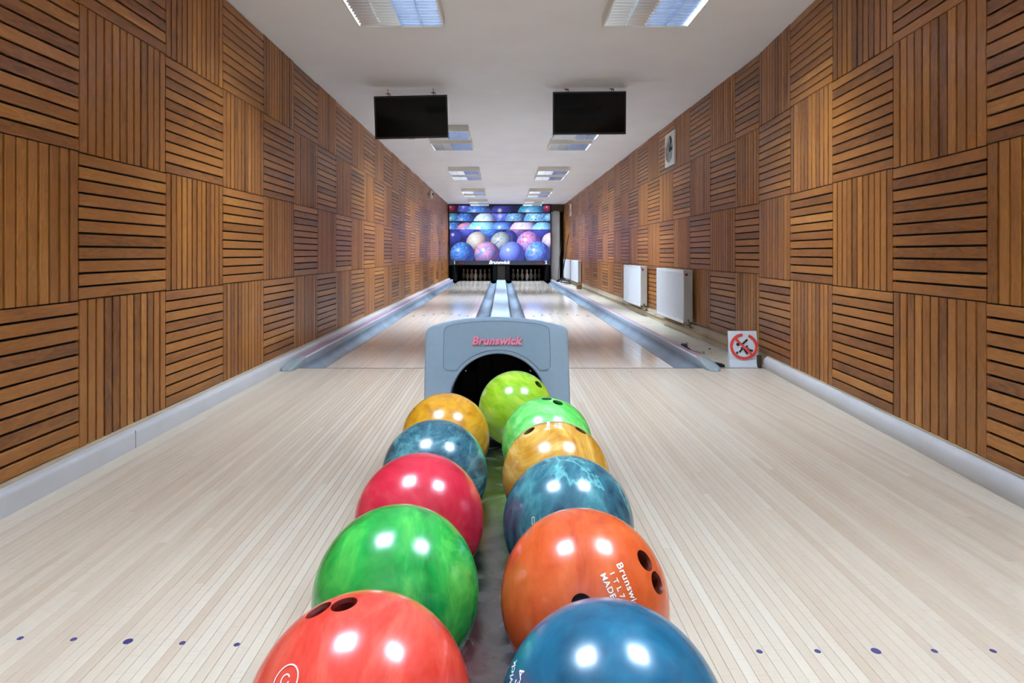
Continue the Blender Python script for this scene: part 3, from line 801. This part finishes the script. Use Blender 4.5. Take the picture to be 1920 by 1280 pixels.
mb = MB(); mb.lathe([(.0001, .03), (.02, .025), (.03, .01), (.032, 0)], n=14); ob('lens', mb.mesh('lens', [M['dark']], True), t, (.069, 0, .02), (0, PI/2, 0))
# ================================================================ clutter on the ledge
a, b = at(1071, 440, 19.0), at(1053, 527, 18.6)
t = thing('leaning_pole', 'black pole leaning on the far right wall beside the last radiator', 'pole', (1.86, 18.9, 0))
mb = MB(); mb.tube([(0, 0, .012), (.10, .02, .6), (.236, .04, 1.50)], [.014, .014, .012], 8); ob('shaft', mb.mesh('shaft', [M['dark']], True), t)
mb = MB(); mb.cbox(-.05, .05, -.025, .025, .0, .03, .006); ob('foot', mb.mesh('foot', [M['dark']]), t)
t = thing('broom', 'dark broom leaning in the shadow beside the concrete column', 'broom', (1.80, 19.3, 0))
mb = MB(); mb.tube([(0, 0, .06), (.06, .12, .8), (.15, .35, 1.3)], .011, 8); ob('handle', mb.mesh('handle', [M['brown']], True), t)
mb = MB(); mb.prism([(-.07, 0), (.07, 0), (.04, .07), (-.04, .07)], -.02, .02); ob('bristles', mb.mesh('bristles', [M['dark']]), t)
t = thing('white_board', 'white flat board lying on the ledge under the crossed black rods', 'board', (1.90, 18.5, .001))
mb = MB(); mb.cbox(-.16, .16, -.5, .3, 0, .03, .006); ob('panel', mb.mesh('panel', [M['white']]), t)
for (xa, ya, xb, yb, lb) in ((1.78, 18.3, 2.02, 17.7, 'nearer black rod lying across the white board'), (1.80, 18.9, 2.03, 18.1, 'middle black rod lying across the white board'), (1.74, 18.5, 1.98, 18.75, 'far black rod lying across the white board')):
    mb = MB(); hz = {18.3: .05, 18.9: .088, 18.5: .126}[ya]; mb.tube([(xa, ya, hz), ((xa+xb)/2, (ya+yb)/2, hz+.002), (xb, yb, hz)], .018, 8)
    ob('rod', mb.mesh('rod', [M['dark']], True), None, label=lb, cat='rod', group='black rods on the ledge')
t = thing('cardboard_box', 'small open brown cardboard box on the ledge near the far radiators', 'box', (2.0, 15.6, .001))
mb = MB()
mb.box(-.06, -.056, -.09, .09, 0, .1); mb.box(.056, .06, -.09, .09, 0, .1); mb.box(-.056, .056, -.09, -.086, 0, .1); mb.box(-.056, .056, .086, .09, 0, .1); mb.box(-.056, .056, -.086, .086, 0, .004)
ob('carton', mb.mesh('carton', [M['cardboard']]), t)
mb = MB(); mb.prism([(-.06, .1), (-.10, .13), (-.098, .133), (-.057, .103)], -.088, .088); ob('flap', mb.mesh('flap', [M['cardboard']]), t)
# clamp by the rail, black wedge and crumbs
g = ground(1290, 664)
t = thing('metal_clamp', 'small dark metal clamp lying beside the right rail on the ledge', 'clamp', (1.75, 5.75, .002), (0, 0, math.radians(12)))
mb = MB(); mb.tube([(0, 0, .02), (.004, -.14, .015), (.01, -.32, .012)], [.012, .009, .006], 8); ob('arm', mb.mesh('arm', [M['chrome']], True), t)
mb = MB(); mb.cbox(-.022, .022, -.01, .05, 0, .055, .006); ob('jaw', mb.mesh('jaw', [M['line']]), t)
mb = MB(); mb.prism([(1.725, .002), (1.80, .002), (1.795, .024), (1.765, .03), (1.728, .036)], 4.86, 4.93)
ob('rubber_wedge', mb.mesh('rubber_wedge', [M['dark']]), None, label='black rubber wedge beside the nose of the right rail', cat='wedge')
for i, (u, v, r) in enumerate(((1131, 230, .014), (950, 328, .010), (1180, 352, .006), (1335, 520, .005), (450, 52, .010))):
    g = ground(1260+u/16, 640+v/16); mb = MB()
    mb.lathe([(.0001, r*.7), (r*.6, r*.55), (r, r*.2), (r*.9, 0)], n=7)
    ob('debris_crumb', mb.mesh('debris_crumb', [M['dark']]), None, (g.x, g.y, 0), label='%s black crumb of debris on the concrete ledge' % ('largest', 'second largest', 'small middle', 'tiniest', 'farthest, beside the clamp,')[i], cat='debris', group='black crumbs on the ledge')

# ================================================================ ball return hood
YH = 2.07
t = thing('ball_return', 'grey ball return hood with pink lettering and a dark round opening', 'ball return', (0, YH, 0))
def hp(px_, py_): p = at(px_, py_, YH); return (p.x, p.z)
out = [hp(794.2, 741), hp(796.2, 667), hp(797.4, 626), hp(799.5, 619), hp(804, 614.5), hp(812, 610.8), hp(828, 606), hp(845.6, 601.9), hp(867, 598.5), hp(889, 595.9), hp(911, 594.6), hp(933, 594.2), hp(955, 594.9), hp(976.8, 596.4), hp(1000, 599.4), hp(1020.6, 603), hp(1040, 607.4), hp(1054, 611.3), hp(1060, 614), hp(1064, 619), hp(1065, 626), hp(1066.5, 667), hp(1069.8, 746), (hp(1076, 900)[0], .0), (hp(789, 900)[0], .0)]
hc = hp(934, 753); hr = .163
def ray_out(poly, c, a):
    d = (math.cos(a), math.sin(a)); best = None
    for i in range(len(poly)):
        p, q_ = poly[i-1], poly[i]; ex, ez = q_[0]-p[0], q_[1]-p[1]
        den = d[0]*ez-d[1]*ex
        if abs(den) < 1e-9: continue
        tt = ((p[0]-c[0])*ez-(p[1]-c[1])*ex)/den; uu = ((p[0]-c[0])*d[1]-(p[1]-c[1])*d[0])/den
        if tt > 0 and -1e-6 <= uu <= 1+1e-6 and (best is None or tt < best): best = tt
    return (c[0]+d[0]*best, c[1]+d[1]*best)
angs = sorted(set([round(2*PI*k/64, 5) for k in range(64)]+[round(math.atan2(z-hc[1], x-hc[0]) % (2*PI), 5) for x, z in out]))
n = len(angs); OP = [ray_out(out, hc, a) for a in angs]; HP_ = [(hc[0]+hr*math.cos(a), hc[1]+hr*math.sin(a)) for a in angs]
V = []; rings = []
def addring(pts, y):
    rings.append([len(V)+i for i in range(len(pts))])
    for p in pts: V.append((p[0], y if not callable(y) else y(p), p[1]))
def shrink(pts, d, c=None):
    c = c or (hc[0], .35)
    o_ = []
    for p in pts:
        x_, z_ = p; v_ = Vector((x_-hc[0], z_-hc[1])); L_ = v_.length; v_ = v_*(L_-d)/L_; o_.append((hc[0]+v_.x, hc[1]+v_.y))
    return o_
tz = max(p[1] for p in OP)
def back(p, drop):
    return (p[0], p[1]-drop*max(0, (p[1]-.35)/(tz-.35)) if p[1] > .35 else p[1])
addring([(p[0], p[1]) for p in HP_], .10)                                   # tunnel inside
addring(HP_, .010); addring([(hc[0]+(hr+.004)*math.cos(a), hc[1]+(hr+.004)*math.sin(a)) for a in angs], .001)
addring([(hc[0]+(hr+.010)*math.cos(a), hc[1]+(hr+.010)*math.sin(a)) for a in angs], .0)
addring(shrink(OP, .010), .0); addring(shrink(OP, .004), .002); addring(shrink(OP, .001), .006); addring(OP, .013)
addring([back(p, .045) for p in OP], .16); addring([back(p, .12) for p in OP], .34); addring([back(p, .22) for p in shrink(OP, .01)], .46)
Fs = []
for r_ in range(len(rings)-1):
    for i in range(n): j = (i+1) % n; Fs.append((rings[r_][i], rings[r_][j], rings[r_+1][j], rings[r_+1][i]))
Fs.append(tuple(rings[-1]))
mb = MB(); mb.add(V, Fs); ob('hood_shell', smooth_angle(mb.mesh('hood_shell', [M['hood']]), 30), t)
mb = MB(); 
V2 = []
for y, rr in ((.012, hr-.0008), (.32, hr*.92), (.33, .0001)):
    for k in range(48): V2.append((hc[0]+rr*math.cos(2*PI*k/48), y, hc[1]+rr*math.sin(2*PI*k/48)))
mb.add(V2, [(r_*48+k, r_*48+(k+1) % 48, (r_+1)*48+(k+1) % 48, (r_+1)*48+k) for r_ in range(2) for k in range(48)])
ob('opening', mb.mesh('opening', [M['deepdark']], True, fix=False), t, label='dark round ball opening')
# black rubber flaps inside
mb = MB()
for k in range(5):
    x_ = hc[0]-.11+.055*k; mb.cbox(x_-.026, x_+.026, .22+.004*(k % 2), .226+.004*(k % 2), hc[1]-.02, hc[1]+math.sqrt(max(.001, (hr*.93)**2-(abs(x_-hc[0])+.027)**2)), .002)
ob('rubber_flap', mb.mesh('rubber_flap', [M['deepdark']]), t)
for ang in (42, 138):
    mb = MB(); a = math.radians(ang); mb.lathe([(.0001, .004), (.003, .003), (.0045, 0)], n=10)
    ob('screw', mb.mesh('screw', [M['chrome']]), t, (hc[0]+(hr-.012)*math.cos(a), .03, hc[1]+(hr-.012)*math.sin(a)), (PI/2, 0, 0))
# plate
pts = [hp(831, 688), hp(831.4, 650), hp(832, 621), hp(834, 615), hp(840, 611)]+[hp(x_, 601.3+((x_-932)/97)**2*9) for x_ in range(852, 1016, 8)]+[hp(1024, 611), hp(1029, 615), hp(1030.5, 621), hp(1031.5, 650), hp(1032, 688), hp(1025, 694), hp(1012, 694.5)]
for k in range(25):
    a = math.radians(37)+(math.radians(143-37))*k/24; pts.append((hc[0]+.178*math.cos(a), hc[1]+.178*math.sin(a)))
pts += [hp(851, 694.5), hp(838, 694)]
def offs(pts, d):
    o_ = []
    N = len(pts); A = sum(pts[i-1][0]*pts[i][1]-pts[i][0]*pts[i-1][1] for i in range(N)); sg = 1 if A > 0 else -1
    for i in range(N):
        a, b = Vector(pts[i-1]), Vector(pts[(i+1) % N]); tq = (b-a).normalized(); o_.append((pts[i][0]+tq.y*d*sg, pts[i][1]-tq.x*d*sg))
    return o_
mb = MB(); mb.prism(pts, -.0008, .001); ob('plate_outline', mb.mesh('plate_outline', [M['line']]), t)
mb = MB(); mb.prism(offs(pts, -.0014), -.0022, .001); pl = ob('face_plate', mb.mesh('face_plate', [M['hoodplate']]), t)
c0 = hp(930.5, 645)
for dx, dz, dy, mt in ((.0013, -.0016, -.0032, M['letterside']), (0, 0, -.0052, M['pinkletter'])):
    m = text_mesh('Brunswick', .0385, shear=.22, offset=.0015, align='CENTER', extrude=.0009, space=1.04); m.materials.clear(); m.materials.append(mt)
    ob('lettering', m, pl, (c0[0]+dx, dy, c0[1]+dz), (PI/2, 0, 0))

# ================================================================ rack
TZ = .3625-.0008
BX = (-.1375, .107); BM = -.0155
t = thing('ball_rack', 'scratched steel ball trough carrying the two rows of bowling balls', 'rack', (0, .30, 0))
mb = MB()
top = []
for k in range(-18, 19):
    x_ = BM+k*.0095
    dd = min(abs(x_-BX[0]), abs(x_-BX[1])); z_ = TZ+.05*(dd**2)/.12**2*.55
    if abs(x_-BM) < .075: z_ = min(z_, TZ+.004)
    top.append((x_, z_))
bot = [(x_, z_-.006) for x_, z_ in top[::-1]]
mb.prism(top+bot, 0, 1.735)
ob('trough', smooth_angle(mb.mesh('trough', [M['steel']]), 40), t, (0, 0, .0105*.95), (-math.atan(.0105), 0, 0))
mb = MB(); mb.cbox(BM-.10, BM+.10, .12, 1.6, .06, TZ-.012, .01); ob('pedestal', mb.mesh('pedestal', [M['hood']]), t)
mb = MB(); mb.cbox(BM-.13, BM+.13, .08, 1.66, .0005, .06, .01); ob('base', mb.mesh('base', [M['dark']]), t)
mb = MB(); mb.cbox(BM-.19, BM+.19, -.03, -.001, TZ-.03, TZ+.09, .012); ob('end_stop', mb.mesh('end_stop', [M['hood']]), t)

# ================================================================ balls
R = .1075
def bhit(px_, py_, c):
    d = Vector(((px_-CX)/F, 1, -(py_-CY)/F)).normalized(); o_ = Vector((0, 0, H)); oc = c-o_
    b = d.dot(oc); disc = b*b-(oc.dot(oc)-R*R)
    if disc < 0:
        p = o_+d*b; return (p-c).normalized()
    return ((o_+d*(b-math.sqrt(disc)))-c)/R
mbs = MB()
def sphere_mesh(dirs):
    bm = bmesh.new(); bmesh.ops.create_uvsphere(bm, u_segments=96, v_segments=64, radius=R)
    m = bpy.data.meshes.new('shell'); bm.to_mesh(m); bm.free()
    if dirs:
        o = bpy.data.objects.new('tmp', m); C.objects.link(o)
        for d, rh in dirs:
            cut = MB()
            d = d.normalized(); u = d.cross(Vector((0, .3, 1))).normalized(); v = d.cross(u)
            prof = [(rh*1.12, R+.008), (rh*1.12, R+.0005), (rh*1.05, R-.0025), (rh, R-.005), (rh, R-.055)]
            N = 28; V = []
            for rr, hh in prof:
                for k in range(N): V.append(d*hh+(u*math.cos(2*PI*k/N)+v*math.sin(2*PI*k/N))*rr)
            Fs = [(i*N+k, i*N+(k+1) % N, (i+1)*N+(k+1) % N, (i+1)*N+k) for i in range(4) for k in range(N)]
            Fs += [tuple(range(N)), tuple(range(4*N, 5*N))]
            cut.add(V, Fs)
            co = bpy.data.objects.new('cut', cut.mesh('cut', [])); C.objects.link(co)
            md = o.modifiers.new('b', 'BOOLEAN'); md.object = co; md.operation = 'DIFFERENCE'; md.solver = 'EXACT'
            bpy.context.view_layer.update()
            m2 = bpy.data.meshes.new_from_object(o.evaluated_get(bpy.context.evaluated_depsgraph_get()))
            bpy.data.objects.remove(co); o.modifiers.clear(); o.data = m2
        m = o.data; bpy.data.objects.remove(o); m.name = 'shell'
    m.polygons.foreach_set('use_smooth', [True]*len(m.polygons))
    nr = [None]*len(m.loops)
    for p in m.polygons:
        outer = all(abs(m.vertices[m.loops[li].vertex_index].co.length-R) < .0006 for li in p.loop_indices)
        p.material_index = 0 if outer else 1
        for li in p.loop_indices:
            vco = m.vertices[m.loops[li].vertex_index].co
            nr[li] = tuple(vco.normalized()) if outer else tuple(p.normal)
    m.normals_split_custom_set(nr)
    return m
def decal(mesh, n, u, lift=.0005):
    n = n.normalized(); u = (u-n*u.dot(n)).normalized(); v = n.cross(u)
    for vt in mesh.vertices:
        x_, y_ = vt.co.x, vt.co.y
        d = (n*R+u*x_+v*y_).normalized(); vt.co = d*(R+lift)
    return mesh
def stroke_mesh(lines, w_):
    V = []; Fs = []
    for pl_ in lines:
        N = len(pl_)
        for i in range(N):
            a = Vector(pl_[max(i-1, 0)]); b = Vector(pl_[min(i+1, N-1)]); d = (b-a).normalized(); nn = Vector((-d.y, d.x))*w_; p = Vector(pl_[i])
            V += [(p.x+nn.x, p.y+nn.y, 0), (p.x-nn.x, p.y-nn.y, 0)]
        o_ = len(V)-2*N
        Fs += [(o_+2*i, o_+2*i+1, o_+2*i+3, o_+2*i+2) for i in range(N-1)]
    return me('marking', V, Fs, False, [M['white']])
Z0 = .470
def ball(x_, y_, mat, label, holes=(), z_=Z0, mirror=1):
    z_ = Z0+.0105*(1.25-y_)+(.0045 if y_ > 1.6 else 0)
    c = Vector((x_, y_, z_))
    dirs = [(bhit(h[0], h[1], c) if len(h) == 3 else Vector(h[:3]).normalized(), h[-1]) for h in holes]
    t = thing('bowling_ball', label, 'ball', (x_, y_, z_-R), group='bowling balls on the return rack')
    m = sphere_mesh(dirs); mi_ = [p.material_index for p in m.polygons]
    m.materials.clear(); m.materials.append(mat); m.materials.append(HOLE_SHADE[mat.name])
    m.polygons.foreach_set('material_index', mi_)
    ob('shell', m, t, (0, 0, R))
    return t, c
def put(tb, c, mesh, p0, p1, mat=None, name='lettering', lift=.0005):
    n0 = bhit(*p0, c); u = bhit(*p1, c)-n0
    decal(mesh, n0, u, lift); mesh.materials.clear(); mesh.materials.append(mat or M['white'])
    ob(name, mesh, tb, (0, 0, R))
bm_ = {}
bm_['red1'] = ball_mat('ball_tomato', [(.3, (196, 40, 30)), (.5, (216, 62, 48)), (.7, (232, 104, 84))], 4, 2, (3, 1, 1.4), seed=1)
bm_['green'] = ball_mat('ball_green', [(.3, (4, 118, 44)), (.5, (22, 158, 62)), (.72, (96, 204, 84))], 7, 2.5, seed=2)
bm_['red'] = ball_mat('ball_crimson', [(.3, (166, 16, 40)), (.5, (196, 30, 54)), (.7, (214, 66, 78))], 8, 2, seed=3)
bm_['teal1'] = ball_mat('ball_dark_teal', [(.34, (16, 44, 60)), (.5, (36, 86, 102)), (.66, (100, 160, 160))], 5, 2.5, (1.8, 1, 2.6), seed=4, speck=.5)
bm_['gold1'] = ball_mat('ball_amber', [(.3, (168, 102, 12)), (.5, (200, 138, 26)), (.7, (222, 166, 44))], 7, 3, (1, 1, 2.5), seed=5)
bm_['blue'] = ball_mat('ball_blue', [(.3, (8, 64, 88)), (.5, (16, 94, 126)), (.7, (42, 126, 154))], 4.5, 2, seed=6)
bm_['orange'] = ball_mat('ball_orange', [(.3, (166, 52, 20)), (.5, (206, 82, 34)), (.7, (226, 108, 56))], 5, 2, (2.2, 1, .8), seed=7)
bm_['teal2'] = ball_mat('ball_teal', [(.34, (22, 54, 78)), (.5, (42, 100, 116)), (.66, (80, 148, 152))], 4, 3, (1.7, 1, .8), vein=(128, 214, 206), seed=8)
bm_['gold2'] = ball_mat('ball_gold', [(.32, (172, 108, 18)), (.5, (204, 148, 44)), (.68, (238, 200, 120))], 5, 4.5, (1.4, 1, .8), seed=9)
bm_['lime'] = ball_mat('ball_mint', [(.32, (56, 176, 56)), (.5, (98, 206, 88)), (.68, (156, 236, 144))], 5, 4, seed=10)
bm_['yg'] = ball_mat('ball_lime', [(.32, (118, 168, 14)), (.5, (150, 198, 30)), (.68, (196, 220, 74))], 4, 4, seed=11)
G = .0117
tb, c = ball(-.1350, .574, bm_['red1'], 'tomato red ball with two finger holes, nearest of the left row', [(645, 1131, G), (597, 1142, G)])
circ = [(.0135*math.cos(2*PI*k/40), .0135*math.sin(2*PI*k/40)) for k in range(41)]
sm_ = [(.0045*math.cos(2*PI*k/18+.4), .0045*math.sin(2*PI*k/18+.4)+.0015) for k in range(17)]
put(tb, c, stroke_mesh([circ, sm_], .0006), (534, 1279), (548, 1276), name='marking')
tb, c = ball(-.1380, .792, bm_['green'], 'bright green ball second from the front in the left row')
tb, c = ball(-.1380, 1.012, bm_['red'], 'crimson red ball in the middle of the left row')
tb, c = ball(-.1370, 1.230, bm_['teal1'], 'dark mottled teal ball fourth from the front in the left row')
tb, c = ball(-.1375, 1.480, bm_['gold1'], 'amber yellow ball at the back of the left row')
tb, c = ball(.1030, .560, bm_['blue'], 'deep blue ball with white lettering, nearest of the right row')
put(tb, c, text_mesh('Brunswick', .0135, shear=.25, align='RIGHT', offset=.0002), (970, 1237), (978, 1215))
put(tb, c, text_mesh('U.S.A', .012, shear=.25, align='RIGHT', offset=.0002), (984, 1258), (994, 1238))
tb, c = ball(.1060, .779, bm_['orange'], 'orange ball with holes and white lettering, second in the right row', [(1210, 1050, G), (1233, 1092, G), (1091, 1136, G)])
put(tb, c, text_mesh('Brunswick', .0125, offset=.0002, space=1.08), (1154.5, 1057), (1167, 1083))
put(tb, c, text_mesh('1 T L 7', .0088, offset=.00015, space=1.15), (1142, 1073), (1153, 1096))
put(tb, c, text_mesh('MADE', .0098, offset=.00018, space=1.1), (1125, 1077), (1136, 1100))
tb, c = ball(.1095, .999, bm_['teal2'], 'teal ball with bright aqua veins and a small white rectangle, in the right row')
rc = [(-.002, -.005), (.002, -.005), (.002, .005), (-.002, .005), (-.002, -.005)]
put(tb, c, stroke_mesh([[rc[0], rc[1]], [rc[1], rc[2]], [rc[2], rc[3]], [rc[3], rc[4]]], .0004), (1000, 976), (1008, 976), name='marking')
tb, c = ball(.1085, 1.216, bm_['gold2'], 'swirled gold ball with two holes and white lettering, in the right row', [(992, 807, G), (1089, 806, G)])
put(tb, c, text_mesh('Brunswick', .0135, offset=.0002), (1031, 806), (1031, 795))
put(tb, c, text_mesh('1TF11', .010, offset=.0002), (1046, 803), (1046, 792))
put(tb, c, text_mesh('MADE', .0105, offset=.0002), (1053.5, 804), (1053.5, 793))
tb, c = ball(.1070, 1.433, bm_['lime'], 'mint green swirled ball with two holes near the top, in the right row', [(1025, 747, .0115), (1046, 754, .0115)])
tb, c = ball(.0400, 1.755, bm_['yg'], 'yellow-green ball coming out of the hood opening', [(1010, 720, .0115)], z_=.4755)
sq = [[(-.009, .004), (-.004, .009), (.002, .004), (.008, .009)], [(-.009, -.001), (-.003, .003), (.003, -.002), (.009, .003)], [(-.008, -.006), (-.002, -.003), (.004, -.007), (.009, -.003)]]
put(tb, c, stroke_mesh(sq, .0008), (908, 737), (914, 730), name='marking')
